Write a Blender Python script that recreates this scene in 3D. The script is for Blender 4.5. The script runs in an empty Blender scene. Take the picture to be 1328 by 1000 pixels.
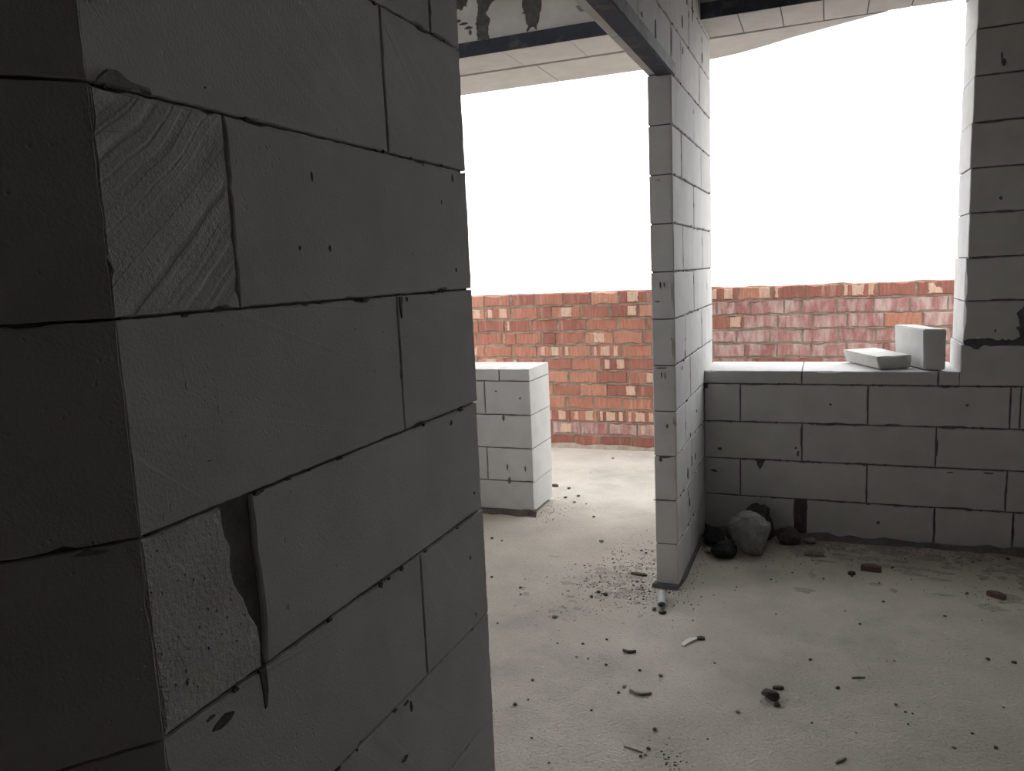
import bpy, math, random
from mathutils import Vector, Matrix

random.seed(7)
C = bpy.context.scene.collection
sc = bpy.context.scene

# ------------------------------------------------------------------ materials
def mat(name, base, var=.08, scale=6., rough=.92, bump=.25, bump_scale=180., pits=0., tone_amt=.12,
        stain=None, stain_scale=2.2, stain_lo=.56, stain_hi=.74, warp=(1, 1, 1), ramp=None, speck=0.,
        grooves=None, metallic=0., bump_dist=.003, pit_scale=90.):
    m = bpy.data.materials.new(name); m.use_nodes = True
    nt = m.node_tree; N = nt.nodes; L = nt.links
    b = N['Principled BSDF']; b.inputs['Roughness'].default_value = rough
    b.inputs['Metallic'].default_value = metallic
    if 'Specular IOR Level' in b.inputs: b.inputs['Specular IOR Level'].default_value = .25
    geo = N.new('ShaderNodeNewGeometry')
    mp = N.new('ShaderNodeMapping'); mp.inputs['Scale'].default_value = warp
    L.new(geo.outputs['Position'], mp.inputs['Vector'])
    def noise(s, det=6., r=.6, vec=None):
        n = N.new('ShaderNodeTexNoise'); n.inputs['Scale'].default_value = s
        n.inputs['Detail'].default_value = det; n.inputs['Roughness'].default_value = r
        L.new((vec or mp.outputs['Vector']), n.inputs['Vector']); return n.outputs['Fac']
    def mix(fac, a, c, blend='MIX'):
        x = N.new('ShaderNodeMix'); x.data_type = 'RGBA'; x.blend_type = blend
        for s, v in ((x.inputs[0], fac), (x.inputs[6], a), (x.inputs[7], c)):
            if hasattr(v, 'node'): L.new(v, s)
            else: s.default_value = v if isinstance(v, (int, float)) else (*v[:3], 1)
        return x.outputs[2]
    def maprange(v, a, c, lo, hi):
        r = N.new('ShaderNodeMapRange'); L.new(v, r.inputs['Value'])
        for i, q in zip(('From Min', 'From Max', 'To Min', 'To Max'), (a, c, lo, hi)): r.inputs[i].default_value = q
        return r.outputs['Result']
    att = N.new('ShaderNodeAttribute'); att.attribute_name = 'tone'
    if ramp:
        rp = N.new('ShaderNodeValToRGB'); rp.color_ramp.interpolation = 'LINEAR'
        el = rp.color_ramp.elements
        while len(el) < len(ramp): el.new(.5)
        for e, (p, c) in zip(el, ramp): e.position = p; e.color = (*c, 1)
        L.new(att.outputs['Fac'], rp.inputs['Fac']); col = rp.outputs['Color']
    else:
        lo = [x * (1 - tone_amt) for x in base]; hi = [min(1, x * (1 + tone_amt)) for x in base]
        col = mix(att.outputs['Fac'], lo, hi)
    n1 = noise(scale)
    k = maprange(n1, .3, .7, 1 - var, 1 + var)
    v = N.new('ShaderNodeCombineColor')
    for i in range(3): L.new(k, v.inputs[i])
    col = mix(1., col, v.outputs[0], 'MULTIPLY')
    if stain:
        f = maprange(noise(stain_scale, 8, .65), stain_lo, stain_hi, 0, stain[3])
        col = mix(f, col, stain[:3])
    if speck:
        f = maprange(noise(110, 3, .6, geo.outputs['Position']), .58, .72, 0, speck)
        col = mix(f, col, [x * .35 for x in base])
    h = noise(bump_scale, 4, .65, geo.outputs['Position'])
    if pits:
        vo = N.new('ShaderNodeTexVoronoi'); vo.inputs['Scale'].default_value = pit_scale
        L.new(geo.outputs['Position'], vo.inputs['Vector'])
        d = maprange(vo.outputs['Distance'], .06, .2, 0, 1)
        gate = maprange(noise(22, 2, .5, geo.outputs['Position']), .54, .6, 0, 1)
        mm = N.new('ShaderNodeMath'); mm.operation = 'MULTIPLY_ADD'
        # pit depth only where the gate opens
        inv = N.new('ShaderNodeMath'); inv.operation = 'SUBTRACT'; inv.inputs[0].default_value = 1; L.new(d, inv.inputs[1])
        pg = N.new('ShaderNodeMath'); pg.operation = 'MULTIPLY'; L.new(inv.outputs[0], pg.inputs[0]); L.new(gate, pg.inputs[1])
        L.new(pg.outputs[0], mm.inputs[0]); mm.inputs[1].default_value = -pits; L.new(h, mm.inputs[2])
        h = mm.outputs[0]
    if grooves:   # diagonal saw marks
        dirv, gs = grooves
        dp = N.new('ShaderNodeVectorMath'); dp.operation = 'DOT_PRODUCT'; L.new(geo.outputs['Position'], dp.inputs[0]); dp.inputs[1].default_value = dirv
        nz = maprange(noise(5, 3, .5), 0, 1, -.02, .02)
        ad = N.new('ShaderNodeMath'); ad.operation = 'ADD'; L.new(dp.outputs['Value'], ad.inputs[0]); L.new(nz, ad.inputs[1])
        cb = N.new('ShaderNodeCombineXYZ'); L.new(ad.outputs[0], cb.inputs[0])
        g = N.new('ShaderNodeTexNoise'); g.inputs['Scale'].default_value = gs; g.inputs['Detail'].default_value = 3
        L.new(cb.outputs[0], g.inputs['Vector'])
        q = N.new('ShaderNodeMath'); q.operation = 'MULTIPLY_ADD'
        L.new(maprange(g.outputs['Fac'], .3, .55, 0, 1), q.inputs[0]); q.inputs[1].default_value = 2.6; L.new(h, q.inputs[2]); h = q.outputs[0]
    bp = N.new('ShaderNodeBump'); bp.inputs['Strength'].default_value = bump; bp.inputs['Distance'].default_value = bump_dist
    L.new(h, bp.inputs['Height']); L.new(bp.outputs[0], b.inputs['Normal'])
    L.new(col, b.inputs['Base Color'])
    return m

AAC = (.585, .575, .56)
M = {}
M['block'] = mat('aerated_concrete', AAC, var=.07, scale=9, bump=.35, pits=1.6, tone_amt=.05, bump_scale=260, stain=(.46, .445, .42, .35), stain_scale=3.5)
M['sawn'] = mat('sawn_aerated_concrete', (.56, .548, .53), var=.10, scale=12, bump=.5, tone_amt=.03, bump_scale=220, grooves=((0, .66, -.75), 42), bump_dist=.004)
M['rough'] = mat('rough_cut_aerated_concrete', (.60, .585, .555), var=.12, scale=14, bump=.9, pits=3, tone_amt=.03, bump_scale=150, bump_dist=.005, stain=(.46, .46, .36, .45), stain_scale=7)
M['mortar'] = mat('dark_mortar', (.15, .145, .14), var=.25, scale=25, bump=.8, bump_scale=120)
M['smear_and_hole'] = mat('mortar_smear_and_hole_shade', (.115, .115, .118), var=.3, scale=30, bump=.9, bump_scale=90)  # mortar smears, and the shade in small holes put in as dark colour
M['faded'] = mat('faded_mortar', (.30, .295, .285), var=.2, scale=30, bump=.7, bump_scale=90)
M['concrete'] = mat('grey_concrete', (.68, .675, .665), var=.14, scale=5, bump=.5, bump_scale=90, stain=(.5, .5, .5, .5))
M['floor'] = mat('floor_screed', (.485, .44, .385), var=.13, scale=3.2, bump=.9, bump_scale=75, bump_dist=.008, speck=.55, stain=(.30, .275, .245, .6), stain_scale=2.6, stain_lo=.52, stain_hi=.72)
M['ceil'] = mat('ceiling_concrete', (.56, .55, .535), var=.1, scale=3, bump=.3)
M['steel'] = mat('painted_steel', (.06, .067, .09), var=.2, scale=12, rough=.85, bump=.15, stain=(.16, .155, .16, .6), stain_scale=9, stain_lo=.54, stain_hi=.62)
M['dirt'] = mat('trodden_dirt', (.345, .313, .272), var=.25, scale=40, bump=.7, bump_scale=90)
M['dust'] = mat('floor_dirt', (.345, .31, .268), var=.2, scale=40, bump=.6, bump_scale=90)
M['ground'] = mat('bare_ground', (.20, .18, .15), var=.25, scale=.6, bump=.2, bump_scale=4)
M['shell'] = mat('dark_concrete', (.22, .215, .21), var=.12, scale=3, bump=.3)
M['steel2'] = mat('primed_steel', (.22, .22, .235), var=.2, scale=14, rough=.7, bump=.2, stain=(.08, .08, .09, .8), stain_scale=9, stain_lo=.5, stain_hi=.62)
M['brick'] = mat('red_brick', (.4, .15, .1), var=.22, scale=10, bump=.9, bump_scale=60, bump_dist=.004, warp=(7, 7, 1),
                 ramp=[(0, (.24, .095, .082)), (.3, (.33, .135, .10)), (.62, (.43, .19, .13)), (.86, (.50, .265, .185)), (1, (.58, .41, .31))],
                 stain=(.60, .40, .32, .55), stain_scale=2.3, stain_lo=.55, stain_hi=.72)
M['brickp'] = mat('bloomed_brick', (.4, .22, .19), var=.22, scale=14, bump=.9, bump_scale=60, bump_dist=.004, warp=(4, 4, 1),
                 ramp=[(0, (.27, .11, .105)), (.45, (.36, .17, .15)), (1, (.42, .24, .21))],
                 stain=(.56, .44, .41, .85), stain_scale=4, stain_lo=.44, stain_hi=.64)
M['bmortar'] = mat('brick_mortar', (.30, .245, .19), var=.25, scale=20, bump=.9, bump_scale=80, stain=(.17, .15, .11, .6), stain_scale=6)
M['crumb'] = mat('dark_crumb', (.085, .078, .068), var=.3, scale=60, bump=.6, bump_scale=200)
M['crumb2'] = mat('grey_crumb', (.25, .23, .205), var=.3, scale=60, bump=.6, bump_scale=200)
M['pale'] = mat('pale_chip', (.68, .66, .62), var=.1, scale=40)
M['red'] = mat('brick_shard', (.16, .095, .085), var=.25, scale=40, bump=.6)
M['rock'] = mat('broken_concrete', (.27, .265, .255), var=.25, scale=22, bump=1., bump_scale=60, bump_dist=.008)
M['black'] = mat('black_lump', (.03, .03, .032), var=.3, scale=20, rough=.8, bump=.6, bump_scale=60)
M['plug'] = mat('brown_mortar', (.12, .095, .085), var=.3, scale=25, bump=.9, bump_scale=70)
M['tube'] = mat('grey_plastic', (.40, .42, .43), var=.1, scale=30, rough=.55, bump=.1)

# ------------------------------------------------------------------ mesh collector
class MB:
    def __init__(s): s.v = []; s.f = []; s.mi = []; s.t = []; s.ms = []
    def m(s, name):
        if name not in s.ms: s.ms.append(name)
        return s.ms.index(name)
    def add(s, vs, fs, m, tone=.5):
        o = len(s.v); s.v += [tuple(x) for x in vs]; k = s.m(m)
        for f in fs: s.f.append([o + i for i in f]); s.mi.append(k); s.t.append(tone)
    def box(s, lo, hi, m, tone=.5):
        x0, y0, z0 = lo; x1, y1, z1 = hi
        s.add([(x0, y0, z0), (x1, y0, z0), (x1, y1, z0), (x0, y1, z0), (x0, y0, z1), (x1, y0, z1), (x1, y1, z1), (x0, y1, z1)],
              [(3, 2, 1, 0), (4, 5, 6, 7), (0, 1, 5, 4), (1, 2, 6, 5), (2, 3, 7, 6), (3, 0, 4, 7)], m, tone)
    def build(s, name, parent=None, kind=None, label=None, cat=None, group=None, loc=None):
        me = bpy.data.meshes.new(name)
        vs = s.v if loc is None else [(a - loc[0], b - loc[1], c - loc[2]) for a, b, c in s.v]
        me.from_pydata(vs, [], s.f)
        for n in s.ms: me.materials.append(M[n])
        me.polygons.foreach_set('material_index', s.mi)
        a = me.attributes.new('tone', 'FLOAT', 'FACE'); a.data.foreach_set('value', s.t)
        me.update()
        o = bpy.data.objects.new(name, me); C.objects.link(o)
        if loc is not None: o.location = loc
        if parent: o.parent = parent
        if kind: o['kind'] = kind
        if label: o['label'] = label
        if cat: o['category'] = cat
        if group: o['group'] = group
        return o

class Frame:      # a wall face: origin, u along it, v up, w out of it
    def __init__(s, o, u, w): s.o = Vector(o); s.u = Vector(u).normalized(); s.v = Vector((0, 0, 1)); s.w = Vector(w).normalized()
    def p(s, a, b, c): return s.o + s.u * a + s.v * b + s.w * c

def outline(poly, step, jit, chip=.0, both=False):
    """points along a polygon, nudged inward at random"""
    n = len(poly); area = sum(poly[i][0] * poly[(i + 1) % n][1] - poly[(i + 1) % n][0] * poly[i][1] for i in range(n))
    if area < 0: poly = poly[::-1]
    out = []; clean = []
    for i in range(n):
        a = Vector(poly[i]); b = Vector(poly[(i + 1) % n]); d = b - a; L = d.length
        if L < 1e-6: continue
        d /= L; nn = Vector((-d.y, d.x)); k = max(1, int(L / step)); ch = 0
        for j in range(k):
            if j == 0:
                out.append(a.copy()); clean.append(a.copy()); continue
            if ch <= 0 and random.random() < chip: ch = random.randint(1, 3); cd = random.uniform(.5, 1.) * jit * 4
            q = random.random() ** 2 * jit
            if ch > 0: q = cd * random.uniform(.6, 1); ch -= 1
            c = a + d * (L * (j + random.uniform(-.25, .25)) / k); clean.append(c); out.append(c + nn * q)
    return (out, clean) if both else out

def inset(pts, d):
    n = len(pts); r = []
    for i in range(n):
        t = (pts[(i + 1) % n] - pts[i - 1])
        if t.length < 1e-9: r.append(pts[i].copy()); continue
        t.normalize(); r.append(pts[i] + Vector((-t.y, t.x)) * d)
    return r

def block(mb, fr, poly, depth, m='block', step=.03, jit=.0015, bev=.0025, chip=.03, tone=None, both=True, dw=0., wj=.0004):
    P, K = outline(poly, step, jit, chip, True); Q = inset(P, bev); n = len(P)
    rings = []
    if both: rings.append([fr.p(a.x, a.y, -depth) for a in inset(K, bev)])
    rings.append([fr.p(a.x, a.y, -depth + (bev if both else 0)) for a in K])
    rings.append([fr.p(a.x, a.y, -min(.015, depth * .4)) for a in K])
    rings.append([fr.p(a.x, a.y, dw - bev) for a in P])
    rings.append([fr.p(a.x, a.y, dw + random.uniform(-wj, wj)) for a in Q])
    vs = [p for r in rings for p in r]; fs = []
    for k in range(len(rings) - 1):
        for i in range(n):
            j = (i + 1) % n
            fs.append((k * n + i, k * n + j, k * n + n + j, k * n + n + i))
    fs.append(tuple(range((len(rings) - 1) * n, len(rings) * n)))
    if both: fs.append(tuple(reversed(range(n))))
    if fr.u.cross(fr.v).dot(fr.w) < 0: fs = [tuple(reversed(f)) for f in fs]
    mb.add(vs, fs, m, random.random() if tone is None else tone)

def rect(u0, u1, v0, v1, g): return [(u0 + g, v0 + g), (u1 - g, v0 + g), (u1 - g, v1 - g), (u0 + g, v1 - g)]

def course(mb, fr, v0, v1, cuts, depth, g=.0025, ends=(0, 0), **k):
    for i in range(len(cuts) - 1):
        a = cuts[i] + (g if i > 0 else ends[0]); b = cuts[i + 1] - (g if i < len(cuts) - 2 else ends[1])
        block(mb, fr, [(a, v0 + g), (b, v0 + g), (b, v1 - g), (a, v1 - g)], depth, dw=random.uniform(-.0012, .0012), **k)

def splat(mb, fr, pts, h=.002, m='smear_and_hole', step=.012, jit=.003):
    P = outline(pts, step, jit, .1); Q = inset(P, min(.004, jit * 1.2)); n = len(P)
    vs = [fr.p(a.x, a.y, -.002) for a in P] + [fr.p(a.x, a.y, h + random.uniform(-.3, .3) * h) for a in Q]
    fs = [(i, (i + 1) % n, n + (i + 1) % n, n + i) for i in range(n)] + [tuple(range(n, 2 * n))]
    if fr.u.cross(fr.v).dot(fr.w) < 0: fs = [tuple(reversed(f)) for f in fs]
    mb.add(vs, fs, m)

def blob(mb, fr, u, v, ru, rv, h=.0015, m='smear_and_hole', n=9, jit=.45):
    splat(mb, fr, [(u + ru * math.cos(t) * random.uniform(1 - jit, 1), v + rv * math.sin(t) * random.uniform(1 - jit, 1)) for t in [2 * math.pi * i / n for i in range(n)]], h, m, step=1., jit=.0008)

def joint_ooze(mb, fr, v, u0, u1, n, m='mortar', r=.006):
    for _ in range(n):
        u = random.uniform(u0, u1); blob(mb, fr, u, v + random.uniform(-.003, .002), random.uniform(.4, 1.6) * r, random.uniform(.35, .9) * r, .0012, m)

CE = 3.0                         # ceiling height
XL, YL0, YL1 = -.580, .506, 1.253
XP, XPl, YP = -.600, -.698, 3.333
D, TK = 4.160, .338
ROWS = [i * .2 for i in range(16)]

# ------------------------------------------------------------------ near left wall
mb = MB()
fl = Frame((XL, 0, 0), (0, 1, 0), (1, 0, 0))
mb.box((XL - .094, YL0 + .012, 0), (XL - .006, YL1 - .006, CE), 'mortar')
cuts = {0: [.506, .80, 1.253], 1: [.506, 1.10, 1.253], 2: [.506, .85, 1.253], 3: [.506, .72, 1.253], 4: [.506, 1.0145, 1.253],
        6: [.506, .9935, 1.253], 7: [.506, .666, 1.253], 8: [.506, .9985, 1.253], 9: [.506, 1.152, 1.253], 10: [.506, .72, 1.253],
        11: [.506, 1.0, 1.253], 12: [.506, .7, 1.253], 13: [.506, 1.05, 1.253], 14: [.506, .8, 1.253]}
for r in range(15):
    v0, v1 = ROWS[r], ROWS[r + 1]
    if r == 5:       # short rough-cut piece with a broken edge, then a whole block
        block(mb, fl, [(.506, 1.0025), (.647, 1.0025), (.6495, 1.03), (.6475, 1.049), (.637, 1.068), (.630, 1.090), (.6185, 1.112), (.6155, 1.13), (.6185, 1.152), (.6125, 1.165), (.609, 1.1975), (.506, 1.1975)], .1, 'rough', step=.012, jit=.0012, bev=.0022)
        block(mb, fl, rect(.6535, 1.253, v0, v1, .0025), .1)
        continue
    c = cuts[r]
    for i in range(len(c) - 1):
        m = 'sawn' if (r == 7 and i == 0) else 'block'
        a = c[i] + (.0011 if i else 0); b = c[i + 1] - (.0011 if i < len(c) - 2 else 0)
        block(mb, fl, [(a, v0 + .0012), (b, v0 + .0012), (b, v1 - .0012), (a, v1 - .0012)], .1, m, step=.010, jit=.0013, bev=.0012, chip=.05, dw=random.uniform(-.001, .001))
for v in ROWS[3:11]: joint_ooze(mb, fl, v, .52, 1.25, 7, 'mortar', .005)
# mortar left on the wall; shade in small holes painted as dark blobs
splat(mb, fl, [(.513, 1.600), (.575, 1.601), (.573, 1.6085), (.553, 1.610), (.54, 1.617), (.528, 1.616), (.519, 1.609)], .0016, 'faded', jit=.002)
splat(mb, fl, [(.506, 1.5575), (.545, 1.5625), (.585, 1.578), (.605, 1.592), (.580, 1.5975), (.508, 1.5975)], .0016, 'sawn', jit=.0015)
splat(mb, fl, [(.997, 1.398), (1.009, 1.398), (1.0065, 1.385), (1.004, 1.368), (1.0005, 1.366), (.998, 1.384)], .003, 'smear_and_hole', jit=.001)
blob(mb, fl, 1.022, 1.393, .006, .006)
for u, v, a, b in [(.811, 1.551, .0042, .0095), (.776, 1.465, .004, .0045), (.837, 1.465, .005, .006), (1.196, 1.434, .006, .006), (1.155, 1.543, .004, .006),
                   (1.146, 1.182, .007, .006), (1.185, 1.196, .012, .005), (.900, .997, .007, .006), (.945, .792, .010, .005), (.958, .778, .006, .012), (.93, .711, .012, .007),
                   (.572, 1.282, .002, .0025), (.583, .975, .022, .008), (.565, .988, .009, .004), (.645, 1.622, .002, .002), (.541, 1.04, .0025, .005), (.573, 1.061, .002, .003),
                   (1.1, 1.595, .003, .004), (1.2, 1.585, .005, .010), (1.05, 1.46, .0025, .003), (.95, 1.35, .002, .002), (.88, 1.36, .002, .003), (.92, 1.3, .0025, .004), (.6, 1.25, .003, .002), (1.22, 1.04, .005, .004), (1.19, .93, .005, .006), (1.2, .82, .004, .007)]:
    blob(mb, fl, u, v, a, b, .0009)
splat(mb, fl, [(.640, 1.002), (.6535, 1.002), (.6535, .975), (.650, .955), (.645, .953), (.644, .975)], .0012, 'smear_and_hole', jit=.0008)
for u, v in [(.545, 1.218), (.536, 1.211), (.903, 1.303), (.9, 1.296), (.70, 1.05), (.705, 1.13), (.62, 1.30), (.58, 1.33)]:
    blob(mb, fl, u, v, .003, .006, .0009, 'block')
# the return that turns away at the near end
wd = Vector((-.64, -.768, 0)).normalized(); wn = Vector((-wd.y, wd.x, 0)); wn = wn if wn.x > 0 else -wn
fw = Frame((XL, YL0, 0), wd, wn)
for r in range(15):
    o = .0 if r % 2 else .3
    c = [0] + [x for x in (.6 - o * .9, 1.2 - o * .9)] + [1.6]
    for i in range(len(c) - 1):
        block(mb, fw, [(c[i] + (.001 if i else -.0008), ROWS[r] + .001), (c[i + 1] - .001, ROWS[r] + .001), (c[i + 1] - .001, ROWS[r + 1] - .001), (c[i] + (.001 if i else -.0008), ROWS[r + 1] - .001)], .095, step=.012, jit=.0012, bev=.0008, both=False)
a = fw.p(.02, 0, -.006); b = fw.p(1.6, 0, -.006); c_ = fw.p(1.6, 0, -.09); d_ = fw.p(.02, 0, -.09)
mb.add([a, b, c_, d_] + [Vector((*q.xy, CE)) for q in (a, b, c_, d_)], [(0, 1, 5, 4), (1, 2, 6, 5), (2, 3, 7, 6), (3, 0, 4, 7), (4, 5, 6, 7), (3, 2, 1, 0)], 'mortar')
blob(mb, fw, .04, 1.195, .018, .005, .0009, 'faded'); blob(mb, fw, .30, 1.48, .006, .003, .0009, 'faded')
mb.build('wall_left', kind='structure')

# ------------------------------------------------------------------ partition and header over the wide opening
mb = MB()
fp = Frame((XP, 0, 0), (0, 1, 0), (1, 0, 0))
mb.box((XPl + .006, YP + .006, 0), (XP - .006, D + TK - .006, CE), 'mortar')
pc = {0: [3.70, 4.25], 1: [3.62, 4.2], 2: [3.74, 4.3], 3: [3.58, 4.16], 4: [3.72, 4.2], 5: [3.60, 4.1], 6: [3.854, 4.3], 7: [3.563, 4.148], 8: [3.886], 9: [3.554, 4.124], 10: [3.912], 11: [3.57, 4.1], 12: [3.8, 4.2], 13: [3.6, 4.1], 14: [3.75]}
for r in range(15):
    course(mb, fp, ROWS[r], ROWS[r + 1], [YP] + pc[r] + [D + TK], .098, g=.0028, step=.02, jit=.002, bev=.003, chip=.05)
for r in range(1, 14):
    joint_ooze(mb, fp, ROWS[r], YP + .05, 4.4, 5, 'smear_and_hole', .009)
    for c in pc[r]: blob(mb, fp, c, ROWS[r] + random.uniform(.03, .17), .005, random.uniform(.01, .03), .0012, random.choice(('smear_and_hole', 'faded')))
for u, v, a, b in [(3.62, .45, .012, .03), (3.7, .62, .01, .012), (3.66, .30, .014, .03), (3.85, .48, .012, .022), (3.58, 1.02, .012, .02), (3.5, .97, .02, .012), (3.9, .7, .01, .01),
                   (3.75, 2.61, .02, .05), (3.9, 2.6, .016, .06), (3.35, 2.32, .009, .08), (3.62, 2.47, .012, .03), (4.2, 2.45, .02, .03), (3.55, 2.72, .01, .08), (3.62, 2.35, .01, .02)]:
    blob(mb, fp, u, v, a, b, .0015)
fe = Frame((0, YP, 0), (1, 0, 0), (0, -1, 0))
for u, v, a, b in [(-.66, 1.345, .005, .016), (-.643, 1.345, .004, .014), (-.672, 1.275, .018, .004), (-.66, .99, .03, .005), (-.66, .96, .004, .022), (-.645, .955, .004, .02), (-.615, 1.115, .004, .006),
                   (-.64, .735, .006, .014), (-.655, .595, .030, .008), (-.67, .585, .012, .016), (-.63, .6, .015, .006), (-.68, .40, .03, .005), (-.65, .402, .03, .004), (-.66, 1.78, .02, .003)]:
    blob(mb, fe, u, v, a, b, .0018)
# header: same plane, above 2.2 m, running back towards the near wall
mb.box((XPl + .006, YL1 - .2, 2.206), (XP - .006, YP + .05, CE), 'mortar')
for v0, v1, cu in [(2.2, 2.4, [YL1 - .2, 1.5, 2.08, 2.74, YP]), (2.4, 2.6, [YL1 - .2, 1.8, 2.4, 3.0, YP]), (2.6, 2.8, [YL1 - .2, 1.5, 2.1, 2.7, YP]), (2.8, 3.0, [YL1 - .2, 1.8, 2.4, 3.0, YP])]:
    course(mb, fp, v0, v1, cu, .098, g=.0028, step=.02, jit=.002, bev=.003, chip=.05)
for u, v, a, b in [(3.02, 2.5, .012, .09), (3.03, 2.28, .01, .05), (2.6, 2.31, .03, .03), (2.45, 2.27, .012, .05), (2.9, 2.42, .03, .012), (2.8, 2.28, .02, .01)]:
    blob(mb, fp, u, v, a, b, .0014, 'smear_and_hole' if u > 2.9 else 'faded')
# dark mortar bed at its foot
fpt = [(-.715, YP - .03), (-.60, YP - .035), (-.585, YP + .1), (-.585, 3.9), (-.60, 3.9), (-.70, YP + .05)]
mb.add([(x, y, .0) for x, y in fpt] + [(x * .98 - .012, y + .01, .016) for x, y in fpt], [(i, (i + 1) % 6, 6 + (i + 1) % 6, 6 + i) for i in range(6)] + [tuple(range(6, 12))], 'smear_and_hole')
mb.build('wall_partition', kind='structure')

# ------------------------------------------------------------------ facade: under-sill wall, pier, lintel courses (both openings)
XJ = .597
XR = 3.0
mb = MB()
ff = Frame((0, D, 0), (1, 0, 0), (0, -1, 0))
G = dict(g=.0028, step=.03, jit=.0022, bev=.003, chip=.05)
mb.box((XP + .002, D + .007, 0), (XR, D + TK - .007, .866), 'mortar')
x0 = XP + .001
under = {1: [-.416, .194, .795, 1.4, 2.0, 2.6], 2: [-.111, .495, 1.1, 1.7, 2.3, 2.8], 3: [-.415, .193, .795, .836, 1.4, 2.0, 2.6]}
g0 = .0035
course(mb, ff, 0.012, .2, [x0, -.146], TK, **G)
block(mb, ff, [(-.086, .015), (.499 - g0, .015), (.499 - g0, .2 - g0), (-.083, .2 - g0)], TK, step=.02, jit=.002)
course(mb, ff, 0.012, .2, [.499, .829, 1.4, 2., 2.6, XR], TK, **{**G, 'ends': (g0, 0)})
for r in (1, 2, 3): course(mb, ff, ROWS[r], ROWS[r + 1], [x0] + under[r] + [XR], TK, **G)
course(mb, ff, .8, .872, [x0, -.114, .495, .583], TK + .05, **G)
# the wide joint in the bottom course, filled with brown mortar, rounded at the top
pl = [(-.143, .0), (-.143, .165), (-.137, .186), (-.122, .197), (-.105, .197), (-.093, .186), (-.089, .165), (-.089, .0)]
splat(mb, ff, pl, -.006, 'plug', step=.02, jit=.003)
# pier right of the window
mb.box((XJ + .007, D + .007, .8), (XR, D + TK - .007, CE), 'mortar')
vs_ = [.8, 1.0, 1.2, 1.4, 1.6, 1.8, 2.0, 2.2, 2.4, 2.6, 2.8, CE]
for i in range(len(vs_) - 1):
    o = .3 if i % 2 else .62
    j = .584 + .003 * 0 if i == 0 else XJ + random.uniform(-.006, .004)
    c = [j, j + o] + [x for x in (1.7 + .3 * (i % 2), 2.4 + .2 * (i % 2))] + [XR]
    course(mb, ff, vs_[i], vs_[i + 1], c, TK, **G)
# under-sill to pier filler is the cap course; lintel courses over the window and over the balcony door
mb.box((XP + .004, D + .007, 2.626), (XJ, D + TK - .007, CE), 'mortar')
course(mb, ff, 2.62, 2.82, [XP + .001, -.424, -.2255, -.0335, .167, .363, .56, XJ - .004], TK, **G)
course(mb, ff, 2.82, 3.0, [XP + .001, -.2, .4, XJ - .004], TK, **G)
# smears, drips
splat(mb, ff, [(.591, 1.014), (.615, 1.027), (.70, 1.028), (.80, 1.022), (.815, 1.05), (.80, 1.075), (.812, 1.11), (.80, 1.14), (.83, 1.175), (.9, 1.18), (.93, 1.0), (.86, .995), (.76, .99), (.70, .987), (.665, .985), (.655, .972), (.635, .976), (.625, .987), (.60, .992)], .004, 'smear_and_hole', jit=.004)
splat(mb, ff, [(-.345, .3985), (-.29, .3985), (-.305, .365), (-.315, .345), (-.325, .36)], .003, 'smear_and_hole', jit=.002)
splat(mb, ff, [(-.605, .79), (-.575, .82), (-.58, .775), (-.60, .768)], .004, 'smear_and_hole', jit=.003)
for u, v, a, b in [(.721, 1.061, .007, .009), (.70, 2.27, .006, .03), (.708, 2.245, .012, .02), (.72, 1.66, .01, .01), (.25, .80, .02, .007), (.53, .797, .03, .008), (.02, .70, .009, .008), (.62, .71, .009, .008), (.25, .105, .012, .012),
                   (-.13, .44, .008, .02), (-.14, .47, .006, .012), (.02, .597, .03, .006), (.50, .5, .006, .05), (.65, .40, .04, .005), (.56, .38, .02, .005), (.72, .385, .03, .006), (.195, .25, .006, .04), (-.3, .402, .06, .004),
                   (.50, .1, .006, .06), (.83, .1, .006, .06), (-.55, .33, .02, .012), (-.52, .45, .018, .01)]:
    blob(mb, ff, u, v, a, b, .002)
for v in (.2, .4, .6, .8): joint_ooze(mb, ff, v, -.58, 1.5, 26, 'mortar', .011)
for v in (1.2, 1.4, 1.6, 1.8, 2., 2.2): joint_ooze(mb, ff, v, .62, 1.5, 6, 'mortar', .008)
# rough mortar bed at the foot of the wall
n = 70; vs2 = []; fs2 = []
for i in range(n + 1):
    x = XP + .002 + (XR - XP) * i / n; w = .018 + .03 * random.random(); h = .012 + .02 * random.random()
    vs2 += [(x, D - w, 0), (x, D - w * .5, h), (x, D + .012, h * 1.15)]
for i in range(n): a = 3 * i; fs2 += [(a, a + 3, a + 4, a + 1), (a + 1, a + 4, a + 5, a + 2)]
mb.add(vs2, fs2, 'mortar')
mb.build('wall_window_side', kind='structure')

# wall above the balcony opening (seen through the wide opening), stained
mb = MB()
XLF = -2.9
mb.box((XLF, D + .006, 2.70), (XPl - .002, D + TK - .006, CE), 'concrete')
mb.box((XLF, D, 2.697), (XPl - .002, D + .02, CE), 'concrete')
for c in ([XLF, -2.42, -2.04, -1.663, -1.279, -.90, XPl - .002],):
    course(mb, ff, 2.62, 2.72, c, TK, **{**G, 'g': .002})
splat(mb, ff, [(-1.815, 2.95), (-1.80, 2.86), (-1.82, 2.79), (-1.812, 2.70), (-1.735, 2.70), (-1.738, 2.75), (-1.725, 2.80), (-1.732, 2.86), (-1.71, 2.885), (-1.66, 2.90), (-1.65, 2.95)], .003, 'smear_and_hole', jit=.006)
splat(mb, ff, [(-1.548, 2.97), (-1.54, 2.86), (-1.545, 2.80), (-1.525, 2.77), (-1.52, 2.70), (-1.462, 2.70), (-1.448, 2.74), (-1.43, 2.80), (-1.42, 2.88), (-1.40, 2.97)], .003, 'smear_and_hole', jit=.006)
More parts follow.
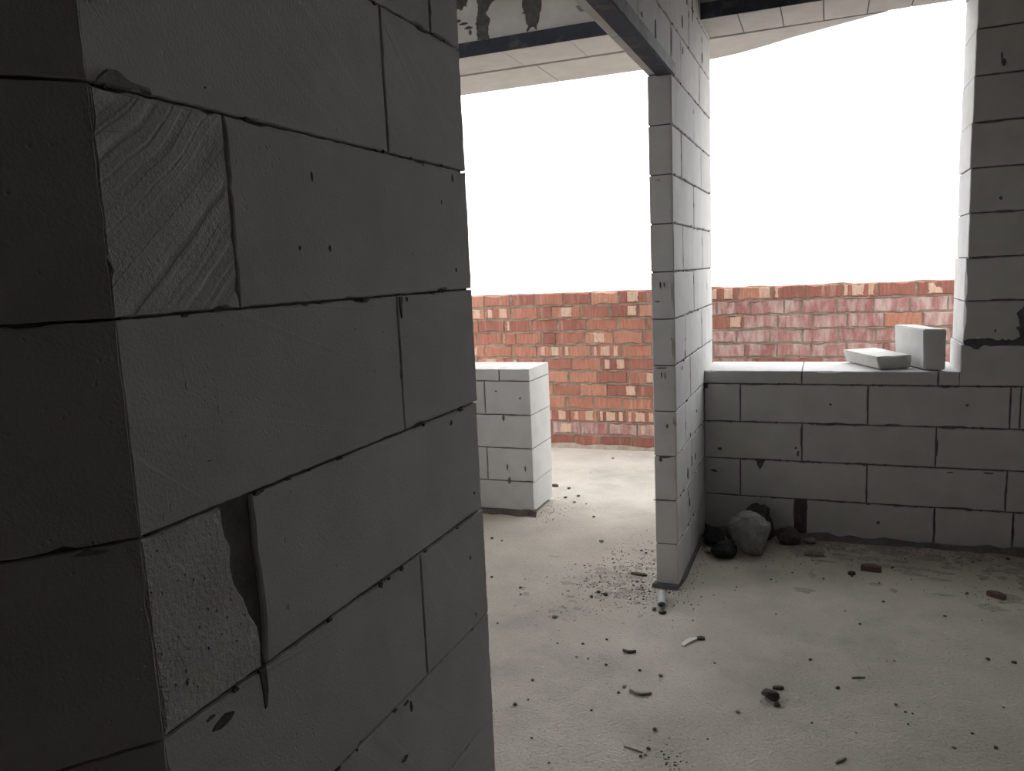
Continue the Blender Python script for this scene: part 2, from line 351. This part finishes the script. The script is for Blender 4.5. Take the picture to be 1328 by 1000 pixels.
splat(mb, ff, [(-2.02, 2.99), (-1.98, 2.89), (-1.94, 2.875), (-1.90, 2.87), (-1.865, 2.885), (-1.85, 2.93), (-1.80, 2.99)], .003, 'smear_and_hole', jit=.008)
for u, v, a, b in [(-1.89, 2.80, .03, .01), (-1.86, 2.775, .03, .012), (-1.92, 2.82, .02, .012), (-1.85, 2.75, .012, .02), (-1.2, 2.78, .05, .03), (-1.14, 2.75, .04, .03), (-1.17, 2.79, .03, .02)]:
    blob(mb, ff, u, v, a, b, .002, 'smear_and_hole' if u < -1.5 else 'faded')
mb.build('wall_over_balcony_door', kind='structure')

# curved-edge slab over the balcony outside the openings
mb = MB()
edge = [(-3.4, 4.985), (-2.06, 4.985), (-1.08, 4.985), (-.63, 4.955), (-.50, 4.915), (-.34, 4.83), (-.19, 4.733), (.06, 4.607), (.202, 4.535), (.262, 4.507)]
xs = [-3.4, -2.4, -1.604, -.8, .3]
for k in range(4):       # cut into its cast lengths so the joints show underneath
    lo, hi = xs[k] + .003, xs[k + 1] - .003
    def yat(x):
        for (a, ya), (b, yb) in zip(edge, edge[1:]):
            if a <= x <= b: return ya + (yb - ya) * (x - a) / (b - a)
        return edge[-1][1]
    e = [(lo, yat(lo))] + [q for q in edge if lo < q[0] < hi] + [(min(hi, .262), yat(min(hi, .262)))]
    poly = [(lo, D + TK + .035)] + e + ([(hi, D + TK + .035)] if hi < .262 else [])
    n = len(poly)
    mb.add([(x, y, 2.622) for x, y in poly] + [(x, y, 2.86) for x, y in poly],
           [tuple(range(n))] + [tuple(range(2 * n - 1, n - 1, -1))] + [(i, n + i, n + (i + 1) % n, (i + 1) % n) for i in range(n)], 'block', .7)
mb.box((-3.4, D + TK - .02, 2.68), (.25, D + TK + .03, 2.85), 'mortar')
mb.build('ceiling_balcony', kind='structure')

# ------------------------------------------------------------------ low stub wall left of the balcony doorway
XS = -1.587
mb = MB()
mb.box((-2.95, D + .008, .02), (XS - .008, D + TK - .008, .86), 'mortar')
sc_ = {0: [-2.9, -2.3, XS - .004], 1: [-2.9, -2.48, -1.878, XS], 2: [-2.9, -2.2, XS], 3: [-2.9, -2.47, -1.873, XS]}
for r in range(4): course(mb, ff, max(ROWS[r], .022), ROWS[r + 1], sc_[r], TK, **G)
for u, v, a, b in [(-1.76, .58, .012, .02), (-1.65, .70, .008, .01), (-1.75, .285, .007, .028), (-1.74, .20, .012, .03), (-1.635, .28, .008, .022), (-1.80, .74, .01, .006), (-1.7, .6, .05, .005)]:
    blob(mb, ff, u, v, a, b, .002)
n = 24; vs2 = []; fs2 = []
for i in range(n + 1):
    x = -2.9 + (XS + .02 + 2.9) * i / n; w = .02 + .03 * random.random(); h = .018 + .022 * random.random()
    vs2 += [(x, D - w, 0), (x, D - w * .5, h), (x, D + .012, h * 1.1)]
for i in range(n): a = 3 * i; fs2 += [(a, a + 3, a + 4, a + 1), (a + 1, a + 4, a + 5, a + 2)]
mb.add(vs2, fs2, 'plug')
fs_ = Frame((XS, 0, 0), (0, 1, 0), (1, 0, 0))
stub = mb.build('low_wall', label='low pale block wall with a sunlit end, left of the doorway to the balcony', cat='low wall')
mb = MB(); course(mb, ff, .8, .874, [-2.9, -2.4, -1.776, XS], TK, **G)
mb.build('sill_course', parent=stub, label='thin capping course of cut blocks')

# ------------------------------------------------------------------ steel lintels
def angle_bar(name, x0, x1, z, label):
    m_ = MB(); t = .006
    m_.box((x0, D - t - .003, z), (x1, D - .003, z + .076), 'steel'); m_.box((x0, D - .003, z + .07), (x1, D + .0, z + .076), 'steel')
    return m_.build(name, label=label, cat='lintel')
angle_bar('steel_lintel', -2.86, XPl - .002, 2.622, 'dark painted steel lintel below the stained wall over the balcony doorway')
angle_bar('steel_lintel', XP + .001, .59, 2.622, 'dark blue-grey steel lintel over the window with loose blocks on its sill')
mb = MB()
mb.box((-.658, YL1 - .19, 2.1935), (-.597, YP + .055, 2.1995), 'steel')
o = mb.build('steel_lintel', label='steel angle lintel running overhead along the header to the slim partition', cat='lintel')
mb = MB(); mb.box((-.598, YL1 - .19, 2.1995), (-.592, YP + .055, 2.247), 'steel2')
mb.build('upright_flange', parent=o)

# ------------------------------------------------------------------ floor, ceiling, unseen shell
mb = MB(); mb.box((-3.4, -4.6, -.12), (XR + .2, 6.2, 0), 'floor'); mb.box((-6.4, 4.6, -.12), (-3.4, 6.2, 0), 'floor'); mb.build('floor', kind='structure')
mb = MB(); mb.box((-3.4, -4.6, CE), (XR + .2, D + TK, CE + .2), 'ceil'); mb.build('ceiling', kind='structure')
mb = MB(); VY0, VY1, VZ0, VZ1 = 2.85, 3.45, 1.5, 2.1      # unseen window hole added on the right for extra daylight inside
for lo, hi in (((XR, -4.6, 0), (XR + .2, VY0, CE)), ((XR, VY1, 0), (XR + .2, D + TK, CE)), ((XR, VY0, 0), (XR + .2, VY1, VZ0)), ((XR, VY0, VZ1), (XR + .2, VY1, CE))): mb.box(lo, hi, 'shell')
mb.build('wall_right', kind='structure')
mb = MB(); mb.box((-1.7, -4.6, 0), (XR, -4.4, CE), 'shell'); mb.box((-1.7, -4.4, 0), (-1.52, -.68, CE), 'shell'); mb.build('wall_back', kind='structure')
mb = MB(); LX = -3.4      # left room: outer wall, unseen window hole added to bring in daylight
WY0, WY1, WZ0, WZ1 = 1.7, 3.2, 1.2, 2.8
for lo, hi in (((LX, .1, 0), (LX + .2, WY0, CE)), ((LX, WY1, 0), (LX + .2, D + TK, CE)), ((LX, WY0, 0), (LX + .2, WY1, WZ0)), ((LX, WY0, WZ1), (LX + .2, WY1, CE))): mb.box(lo, hi, 'block')
mb.box((-3.2, .1, 0), (XPl - .1, .25, CE), 'block'); mb.box((-3.2, D, 0), (-2.9, D + TK, CE), 'block'); mb.build('wall_far_left', kind='structure')
mb = MB(); mb.box((-60, -60, -3.2), (60, 60, -3.0), 'ground'); mb.build('ground', kind='structure')

# ------------------------------------------------------------------ red brick parapet of the balcony
mb = MB()
YB = 5.93; c = 1.252 / 12
fb = Frame((0, YB, 0), (1, 0, 0), (0, -1, 0))
mb.box((-6.4, YB + .006, 0), (XR, YB + .25, 1.235), 'bmortar')
random.seed(21)
for r in range(12):
    v0, v1 = r * c + .0055, (r + 1) * c - .0055
    x = -6.4 - random.choice((0, .06, .12, .18))
    while x < XR:
        L = .232 + random.uniform(-.012, .012)
        if random.random() < .06: L = .12
        a, b = max(x, -6.4) + .005, min(x + L, XR) - .005
        if b - a > .03:
            right = (x + L / 2 > -.95)
            pale = right and r < 11 and random.random() < .85
            t = .12 + .66 * random.betavariate(1.6, 1.6)
            if r == 0: t *= .35
            
            m = 'brickp' if pale or (r == 1 and random.random() < .7) else 'brick'
            block(mb, fb, [(a, v0 + random.uniform(-.002, .002)), (b, v0 + random.uniform(-.002, .002)), (b, v1 + random.uniform(-.003, .002)), (a, v1 + random.uniform(-.003, .002))], .11, m, step=.03, jit=.004, bev=.004, chip=.12, tone=t, both=False, dw=random.uniform(-.004, .003))
            if not pale and r > 0 and random.random() < .30:      # pale glazed patches on the brick faces
                w = (b - a); q = random.choice([(.05, .16, .28, .62, .74, .9), (.3, .7), (.05, .18), (.1, .3, .55, .85), (.62, .95)])
                for k in range(0, len(q), 2):
                    splat(mb, fb, [(a + w * q[k], v0 + .01), (a + w * q[k + 1], v0 + .01), (a + w * q[k + 1], v1 - .008), (a + w * q[k], v1 - .008)], .0032, 'brick', step=.009, jit=.0022)
                    for z in range(1, 1 + 0): pass
                    # recolour just-added faces to the palest brick tone
                    nb = 0
                    while len(mb.t) - 1 - nb >= 0 and mb.t[len(mb.t) - 1 - nb] == .5 and nb < 400: mb.t[len(mb.t) - 1 - nb] = random.choice((.97, 1.0)); nb += 1
        x += L
    # mortar squeezed out along the beds
    for _ in range(65): blob(mb, fb, random.uniform(-6.2, 1.6), r * c + random.uniform(-.004, .004), random.uniform(.02, .07), random.uniform(.005, .011), .003, 'bmortar', jit=.5)
par = mb.build('brick_parapet', label='red brick balcony parapet wall standing outside in full daylight', cat='parapet')
mb = MB(); n = 90; vs2 = []; fs2 = []
for i in range(n + 1):
    x = -6.3 + 9.2 * i / n; w = .02 + .03 * random.random(); h = .015 + .025 * random.random()
    vs2 += [(x, YB - w, 0), (x, YB - w * .5, h * .8), (x, YB + .006, h)]
for i in range(n): a = 3 * i; fs2 += [(a, a + 3, a + 4, a + 1), (a + 1, a + 4, a + 5, a + 2)]
mb.add(vs2, fs2, 'bmortar'); mb.build('mortar_fillet', parent=par, label='crumbly mortar line along the foot')
mb = MB(); fs2 = []; vs2 = []; n = 120
for i in range(n + 1):
    x = -6.4 + 9.4 * i / n; h = 1.243 + .014 * random.random()
    vs2 += [(x, YB + .004, 1.2), (x, YB + .012, h), (x, YB + .24, h), (x, YB + .248, 1.2)]
for i in range(n):
    a = 4 * i; fs2 += [(a, a + 4, a + 5, a + 1), (a + 1, a + 5, a + 6, a + 2), (a + 2, a + 6, a + 7, a + 3)]
mb.add(vs2, fs2, 'bmortar'); mb.build('top_bed', parent=par, label='rough mortar bed on top')

# ------------------------------------------------------------------ loose blocks on the window sill
def prism(name, base, top, z0, z1, m, label, cat, jag=0., tops=None):
    """loose block: quads of base and top corners, edges softened, faces lightly uneven"""
    import bmesh
    bm = bmesh.new(); n = len(base)
    vb = [bm.verts.new((x, y, z0)) for x, y in base]
    vt = [bm.verts.new((x, y, z1 if tops is None else tops[i])) for i, (x, y) in enumerate(top)]
    bm.faces.new(vb[::-1]); bm.faces.new(vt)
    for i in range(n): bm.faces.new((vb[i], vb[(i + 1) % n], vt[(i + 1) % n], vt[i]))
    bmesh.ops.recalc_face_normals(bm, faces=bm.faces[:])
    bmesh.ops.bevel(bm, geom=bm.edges[:], offset=.005, segments=2, affect='EDGES')
    bmesh.ops.triangulate(bm, faces=bm.faces[:])
    bmesh.ops.subdivide_edges(bm, edges=[e for e in bm.edges if e.calc_length() > .03], cuts=3, use_grid_fill=True)
    for v in bm.verts:
        if v.co.z > z0 + .004: v.co += Vector((random.gauss(0, jag), random.gauss(0, jag), random.gauss(0, jag)))
    me = bpy.data.meshes.new(name); 
    cx = sum(x for x, _ in base) / n; cy = sum(y for _, y in base) / n
    for v in bm.verts: v.co -= Vector((cx, cy, z0))
    bm.to_mesh(me); bm.free(); me.materials.append(M[m])
    a = me.attributes.new('tone', 'FLOAT', 'FACE'); a.data.foreach_set('value', [.6] * len(me.polygons))
    o = bpy.data.objects.new(name, me); C.objects.link(o); o.location = (cx, cy, z0); o['label'] = label; o['category'] = cat
    return o
ZS = .8735
prism('aerated_block', [(.2435, 4.205), (.387, 4.270), (.230, 4.590), (.10, 4.515)], [(.229, 4.165), (.389, 4.262), (.242, 4.600), (.078, 4.500)], ZS, ZS + .066, 'rough',
      'flat broken slab of pale block lying on the window sill', 'block', .0007)
prism('aerated_block', [(.436, 4.196), (.527, 4.184), (.425, 4.50), (.335, 4.505)], [(.430, 4.196), (.526, 4.176), (.422, 4.50), (.326, 4.508)], ZS, ZS + .196, 'block',
      'cut pale block standing on edge on the sill near the right jamb', 'block', .0005)

# ------------------------------------------------------------------ rubble and debris
def lump(name, x, y, sx, sy, sz, m, label=None, cat='debris', group=None, rot=0., rough=.22, sub=2, seed=0, z=0., pts=None):
    import bmesh
    rd = random.Random(seed * 131 + 17)
    bm = bmesh.new(); bmesh.ops.create_icosphere(bm, subdivisions=sub, radius=1)
    nn = [Vector((rd.gauss(0, 1), rd.gauss(0, 1), rd.gauss(0, 1))).normalized() for _ in range(7)]
    dd = [rd.uniform(.55, .92) for _ in nn]
    for v in bm.verts:
        p = v.co.copy()
        for q, d in zip(nn, dd):           # broken flat facets
            k = p.dot(q)
            if k > d: p -= q * (k - d)
        p *= 1 + rd.uniform(-rough, rough) * .35
        if p.z < -.75: p.z = -.75
        v.co = p
    zs = [v.co.z for v in bm.verts]; z0 = min(zs)
    for v in bm.verts:
        p = v.co; p.z -= z0
        if pts: p.x *= pts(p.z / 1.7); p.y *= pts(p.z / 1.7) ** .5
        v.co = Vector((p.x * sx / 2, p.y * sy / 2, p.z * sz / 1.7))
    bmesh.ops.rotate(bm, verts=bm.verts[:], cent=(0, 0, 0), matrix=Matrix.Rotation(rot, 3, 'Z'))
    me = bpy.data.meshes.new(name); bm.to_mesh(me); bm.free(); me.materials.append(M[m])
    a = me.attributes.new('tone', 'FLOAT', 'FACE'); a.data.foreach_set('value', [rd.random()] * len(me.polygons))
    o = bpy.data.objects.new(name, me); C.objects.link(o); o.location = (x, y, z)
    if label: o['label'] = label
    o['category'] = cat
    if group: o['group'] = group
    return o

# the heap in the corner under the window
lump('concrete_lump', -.320, 3.865, .27, .20, .205, 'rock', 'big broken grey concrete lump in the dark corner under the window', 'rubble', seed=5, sub=4, rough=.10, rot=.5, pts=lambda t: .55 + .75 * t)
lump('dark_lump', -.452, 3.775, .13, .11, .085, 'black', 'black crumpled lump at the left foot of the big concrete lump', 'rubble', seed=8, sub=3)
lump('dark_lump', -.525, 3.95, .11, .14, .08, 'black', 'black lump pushed into the corner beside the partition', 'rubble', seed=9, sub=3)
lump('concrete_lump', -.435, 4.055, .10, .09, .11, 'crumb2', 'small grey lump behind the black lumps in the corner', 'rubble', seed=10, sub=3)
lump('concrete_lump', -.165, 4.04, .12, .11, .09, 'crumb', 'dark lump between the big concrete lump and the brown filled joint', 'rubble', seed=11, sub=3)
lump('concrete_lump', -.31, 4.06, .17, .08, .20, 'crumb', 'dark mass standing in for a dark patch on the wall behind the big concrete lump', 'rubble', seed=12, sub=3)  # added solid in place of a flat dark patch on the wall
lump('concrete_lump', -.07, 4.07, .07, .06, .035, 'crumb2', 'small flat lump under the brown filled joint', 'rubble', seed=13)
lump('concrete_lump', -.535, 3.80, .05, .05, .03, 'crumb2', 'small grey stone at the foot of the partition face near the black lumps', 'rubble', seed=14)

# bits of plastic and notable pieces on the floor
def tube(name, a, b, r, m, label, cat):
    mb = MB(); A = Vector(a); B = Vector(b); d = (B - A).normalized(); s = Vector((-d.y, d.x, 0)).normalized(); u = d.cross(s); n = 12
    vs = []
    for P_, rr in ((A, r * .9), (A, r), (A, r), (B, r), (B, r * .75), (B - d * .02, r * .75)):
        for i in range(n): t = 2 * math.pi * i / n; vs.append(P_ + s * rr * math.cos(t) + u * rr * math.sin(t) * .8)
    fs = [tuple(reversed(range(n)))] + [(k * n + i, k * n + (i + 1) % n, (k + 1) * n + (i + 1) % n, (k + 1) * n + i) for k in range(5) for i in range(n)] + [tuple(range(5 * n, 6 * n))]
    mb.add(vs, fs, m); return mb.build(name, label=label, cat=cat, loc=((A + B) / 2))
tube('plastic_tube', (-.650, 3.215, .0185), (-.628, 3.095, .0185), .018, 'tube', 'short grey plastic tube on the floor before the partition foot', 'tube')
lump('mortar_crumb', -.617, 3.052, .035, .03, .014, 'crumb', 'dark crumb at the near mouth of the grey tube', seed=40)
lump('mortar_crumb', -.655, 3.075, .022, .022, .012, 'crumb', 'dark crumb left of the near end of the grey tube', seed=41)

def chip(name, x, y, L, W, H, rot, m, label, cat='debris', bend=.0):
    mb = MB(); n = 7; vs = []; fs = []
    for i in range(n):
        t = i / (n - 1); w = W * (.35 + .65 * math.sin(math.pi * (.12 + .76 * t))) / 2; o = bend * math.sin(math.pi * t)
        z = .0 + H * .25 * math.sin(math.pi * t)
        for q, zz in ((-w, 0), (w, 0), (w, z + H), (-w, z + H)): vs.append((L * (t - .5), q + o, zz))
    for i in range(n - 1):
        for k in range(4): a = 4 * i + k; b = 4 * i + (k + 1) % 4; fs.append((a, b, b + 4, a + 4))
    fs += [(3, 2, 1, 0), (4 * n - 4, 4 * n - 3, 4 * n - 2, 4 * n - 1)]
    mb.add(vs, fs, m); o = mb.build(name, label=label, cat=cat); o.location = (x, y, 0); o.rotation_euler.z = rot; return o
chip('plaster_chip', -.470, 2.830, .085, .022, .006, 1.05, 'pale', 'white sliver lying on the floor in front of the partition', bend=.006)
chip('mortar_chip', -.434, 2.868, .030, .018, .008, .2, 'crumb', 'dark oblong chip just right of the white sliver')
lump('mortar_stone', -.158, 2.512, .058, .048, .034, 'crumb', 'largest dark stone lying on the open right-hand floor', seed=42, sub=3)
lump('mortar_crumb', -.135, 2.475, .025, .02, .012, 'crumb', 'dark crumb touching the near side of the largest stone', seed=43)
chip('mortar_chip', -.137, 2.585, .036, .014, .008, .3, 'crumb', 'thin dark chip just behind the largest stone')
chip('brick_shard', .202, 3.765, .085, .035, .022, -.15, 'red', 'dull red brick shard on the dim floor below the window', 'brick shard')
chip('mortar_chip', .118, 3.69, .03, .02, .012, .4, 'crumb', 'dark chip just in front of the dull red brick shard')
chip('brick_shard', .667, 3.59, .07, .03, .018, -.6, 'red', 'dark reddish shard on the floor before the right pier', 'brick shard')
chip('flat_flake', -.045, 3.90, .09, .05, .010, .1, 'crumb2', 'flat pale grey flake on the floor in front of the brown filled joint')
chip('wood_splinter', .115, 2.735, .045, .006, .005, .35, 'crumb2', 'thin dark splinter in the middle of the right-hand floor', 'splinter')
chip('wood_splinter', -.52, 2.105, .06, .005, .004, -.2, 'crumb2', 'long thin splinter at the bottom of the floor below the partition', 'splinter')
chip('wood_splinter', .052, 2.235, .042, .007, .005, .9, 'crumb2', 'slanting dark splinter near the bottom edge of the right-hand floor', 'splinter')
chip('mortar_curl', -.570, 2.425, .075, .010, .008, .05, 'crumb2', 'curved sliver of mortar with two crumbs at its back', bend=-.018)
chip('mortar_curl', -.672, 2.695, .05, .010, .008, .1, 'crumb', 'short curved dark mortar sliver on the pale floor left of the partition', bend=-.012)
chip('mortar_chip', -.80, 3.43, .075, .02, .008, -.1, 'crumb', 'flat dark chip in the crumb-strewn patch left of the partition')
chip('mortar_chip', -1.675, 4.78, .05, .03, .012, -.05, 'crumb', 'larger of the two flat chips on the floor of the balcony doorway')
chip('mortar_chip', -1.77, 4.90, .04, .03, .012, -.15, 'crumb', 'smaller of the two flat chips on the floor of the balcony doorway')

FLOORPTS = '''-1.488 5.603 29
-1.563 4.746 30
-1.522 4.539 29
-1.452 4.591 29
-1.436 4.458 29
-1.241 4.208 22
-1.673 3.716 25
-1.606 3.696 17
-1.088 3.819 33
-1.459 3.217 18
-1.282 3.135 21
-1.254 3.063 17
-0.792 3.346 21
-0.928 3.182 27
-0.944 3.126 24
-0.889 3.167 31
-1.613 4.399 19
-1.357 4.444 14
-0.857 3.739 20
-0.828 3.713 19
-1.034 2.891 29
-0.777 2.761 15
-0.855 2.700 15
-0.950 2.676 12
-0.847 2.593 14
-0.803 2.594 14
-0.728 2.569 17
-0.603 2.567 17
-0.526 2.552 22
-0.947 2.389 16
-0.947 2.223 21
-0.917 2.267 10
-0.630 2.444 21
-0.640 2.400 16
-0.697 2.269 13
-0.360 2.697 11
-0.249 2.401 20
-0.481 2.224 19
-0.478 2.121 18
-0.492 2.078 14
-0.481 2.089 14
-0.829 2.066 12
-0.320 2.225 9
-0.430 2.110 9
-1.242 2.770 16
-0.739 1.967 11
0.119 3.666 17
0.134 3.168 18
0.083 3.278 13
0.232 3.414 16
-0.040 2.815 19
0.048 2.645 21
0.237 2.896 14
0.542 2.998 22
0.561 3.592 20
0.448 3.332 18
0.219 2.593 15
0.244 2.557 12
0.265 2.555 10
0.246 2.487 12
0.358 2.397 16
0.468 2.433 16
0.097 2.393 9
-0.028 2.408 10
-0.179 3.171 13
0.620 2.999 22
0.532 2.676 10
0.418 2.492 12
0.643 3.987 21
0.795 4.065 25
0.293 3.818 21
-0.000 3.605 14
0.673 4.021 18
0.212 2.886 8
-0.220 3.534 14'''
for i, ln in enumerate(FLOORPTS.split('\n')):
    x, y, s = ln.split(); x = float(x); y = float(y); s = float(s) / 1000
    if y > YP + .02: lab, g = 'small dark mortar crumb on the bright floor beyond the partition foot', 'crumbs beyond the partition foot'
    elif x < XP: lab, g = 'small dark mortar crumb on the pale floor left of the partition foot', 'crumbs left of the partition foot'
    else: lab, g = 'small dark mortar crumb on the floor of the room right of the partition', 'crumbs right of the partition'
    if x > XP and y > 2.0 and y > YP + .02: lab, g = 'small dark mortar crumb on the dim floor below the window', 'crumbs below the window'
    lump('mortar_crumb', x, y, s * .85, s * .75, s * .42, 'crumb' if i % 4 else 'crumb2', lab, 'crumb', g, seed=100 + i, rot=i * 1.3)

# uncountable grit
random.seed(99)
mb = MB()
def grit(x, y, s, m):
    a = random.uniform(0, 6.28); vs = []
    for k in range(4): t = a + k * 1.57 + random.uniform(-.3, .3); q = s * random.uniform(.6, 1.1); vs.append((x + q * math.cos(t), y + q * math.sin(t), .0))
    vs.append((x + s * random.uniform(-.3, .3), y + s * random.uniform(-.3, .3), s * random.uniform(.4, .9)))
    mb.add(vs, [(0, 1, 4), (1, 2, 4), (2, 3, 4), (3, 0, 4)], m)
def cloud(cx, cy, rx, ry, n, s, ang=0.):
    for _ in range(n):
        a, b = random.gauss(0, rx), random.gauss(0, ry)
        x = cx + a * math.cos(ang) - b * math.sin(ang); y = cy + a * math.sin(ang) + b * math.cos(ang)
        if XPl - .01 < x < XP + .01 and y > YP - .01: continue
        if y > D - .015 and (x > XP or x < XS + .01): continue
        if y > YB - .02: continue
        grit(x, y, s * random.uniform(.2, .8), random.choice(('crumb', 'crumb2', 'crumb2', 'dust')))
cloud(-.80, 3.85, .08, .16, 110, .009); cloud(-.85, 3.45, .14, .12, 200, .010); cloud(-.80, 3.2, .13, .06, 170, .009); cloud(-1.0, 3.25, .16, .12, 160, .007)
cloud(-.97, 2.98, .12, .10, 120, .006)
for _ in range(70): cloud(-.80 + random.gauss(0, .12), 3.42 + random.gauss(0, .17), .035, .006, 5, .009)
cloud(XS + .05, 4.25, .04, .10, 120, .008); cloud(XS + .12, 4.35, .1, .12, 60, .007)
for x in [i * .02 for i in range(-28, 75)]: cloud(x, D - .08, .03, .05, 6, .009)
cloud(-.3, 3.8, .2, .12, 120, .009); cloud(.75, 3.62, .12, .10, 90, .008); cloud(.3, 3.8, .3, .12, 120, .008)
cloud(-.655, YP - .04, .05, .03, 60, .009); cloud(-.40, 2.08, .03, .07, 70, .007, .6); cloud(-.56, 3.3, .03, .2, 50, .007)
for _ in range(1100): grit(random.uniform(-1.3, 1.4), random.uniform(1.7, 4.05), random.uniform(.001, .0028), random.choice(('crumb2', 'dust')))
for _ in range(140): cloud(random.uniform(-2.2, -.75), random.uniform(4.2, 5.8), .01, .01, 1, .006)
fg = Frame((0, 0, 0), (1, 0, 0), (0, 0, 1)); fg.v = Vector((0, 1, 0))
for _ in range(46):      # trodden dirt in thin streaks beside the partition
    x, y = -.82 + random.gauss(0, .13), 3.40 + random.gauss(0, .20)
    if x > XPl - .04 and y > YP - .03: continue
    blob(mb, fg, x, y, random.uniform(.015, .05), random.uniform(.012, .034), .0006, 'dust', n=14, jit=.7)
for _ in range(14): blob(mb, fg, -1.05 + random.gauss(0, .12), 3.12 + random.gauss(0, .1), random.uniform(.015, .04), random.uniform(.012, .03), .0006, 'dust', n=14, jit=.7)
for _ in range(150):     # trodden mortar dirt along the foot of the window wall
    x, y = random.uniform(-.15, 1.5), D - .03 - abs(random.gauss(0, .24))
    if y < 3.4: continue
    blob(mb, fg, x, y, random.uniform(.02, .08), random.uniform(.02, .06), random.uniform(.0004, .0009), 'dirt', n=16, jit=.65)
for _ in range(800):
    y = D - .03 - abs(random.gauss(0, .22)); grit(random.uniform(-.2, 1.5), y, random.uniform(.0015, .005), random.choice(('crumb', 'crumb2', 'dirt', 'dust')))
room, door = MB(), MB()
for f, k, t in zip(mb.f, mb.mi, mb.t):
    q = [mb.v[i] for i in f]; tgt = door if min(p[0] for p in q) < XPl - .01 else room
    tgt.add(q, [range(len(q))], mb.ms[k], t)
room.build('mortar_grit', kind='stuff', label='fine mortar grit strewn over the floor right of the partition', cat='grit')
door.build('mortar_grit', kind='stuff', label='fine mortar grit and trodden dirt on the floor left of the partition', cat='grit')

# ------------------------------------------------------------------ light and camera
w = bpy.data.worlds.new('overcast_sky'); sc.world = w; w.use_nodes = True
bg = w.node_tree.nodes['Background']; bg.inputs['Color'].default_value = (.95, .98, 1.0, 1); bg.inputs['Strength'].default_value = 1.0

cam = bpy.data.cameras.new('camera'); co = bpy.data.objects.new('camera', cam); C.objects.link(co); sc.camera = co
R = ((.927469, -.373697, -.012363), (.371247, .916449, .149324), (-.044472, -.143083, .988711))
co.matrix_world = Matrix([[R[i][0], R[i][2], -R[i][1], (0, 0, 1.42503)[i]] for i in range(3)] + [[0, 0, 0, 1]])
cam.sensor_fit = 'HORIZONTAL'; cam.sensor_width = 36; cam.lens = 1011.075 / 1328 * 36; cam.clip_start = .02
sc.view_settings.view_transform = 'Standard'; sc.view_settings.look = 'None'; sc.view_settings.gamma = 1
sc.view_settings.use_curve_mapping = False
sc.view_settings.exposure = 2.12
sc.cycles.use_denoising = True
sc.cycles.max_bounces = 16; sc.cycles.diffuse_bounces = 10
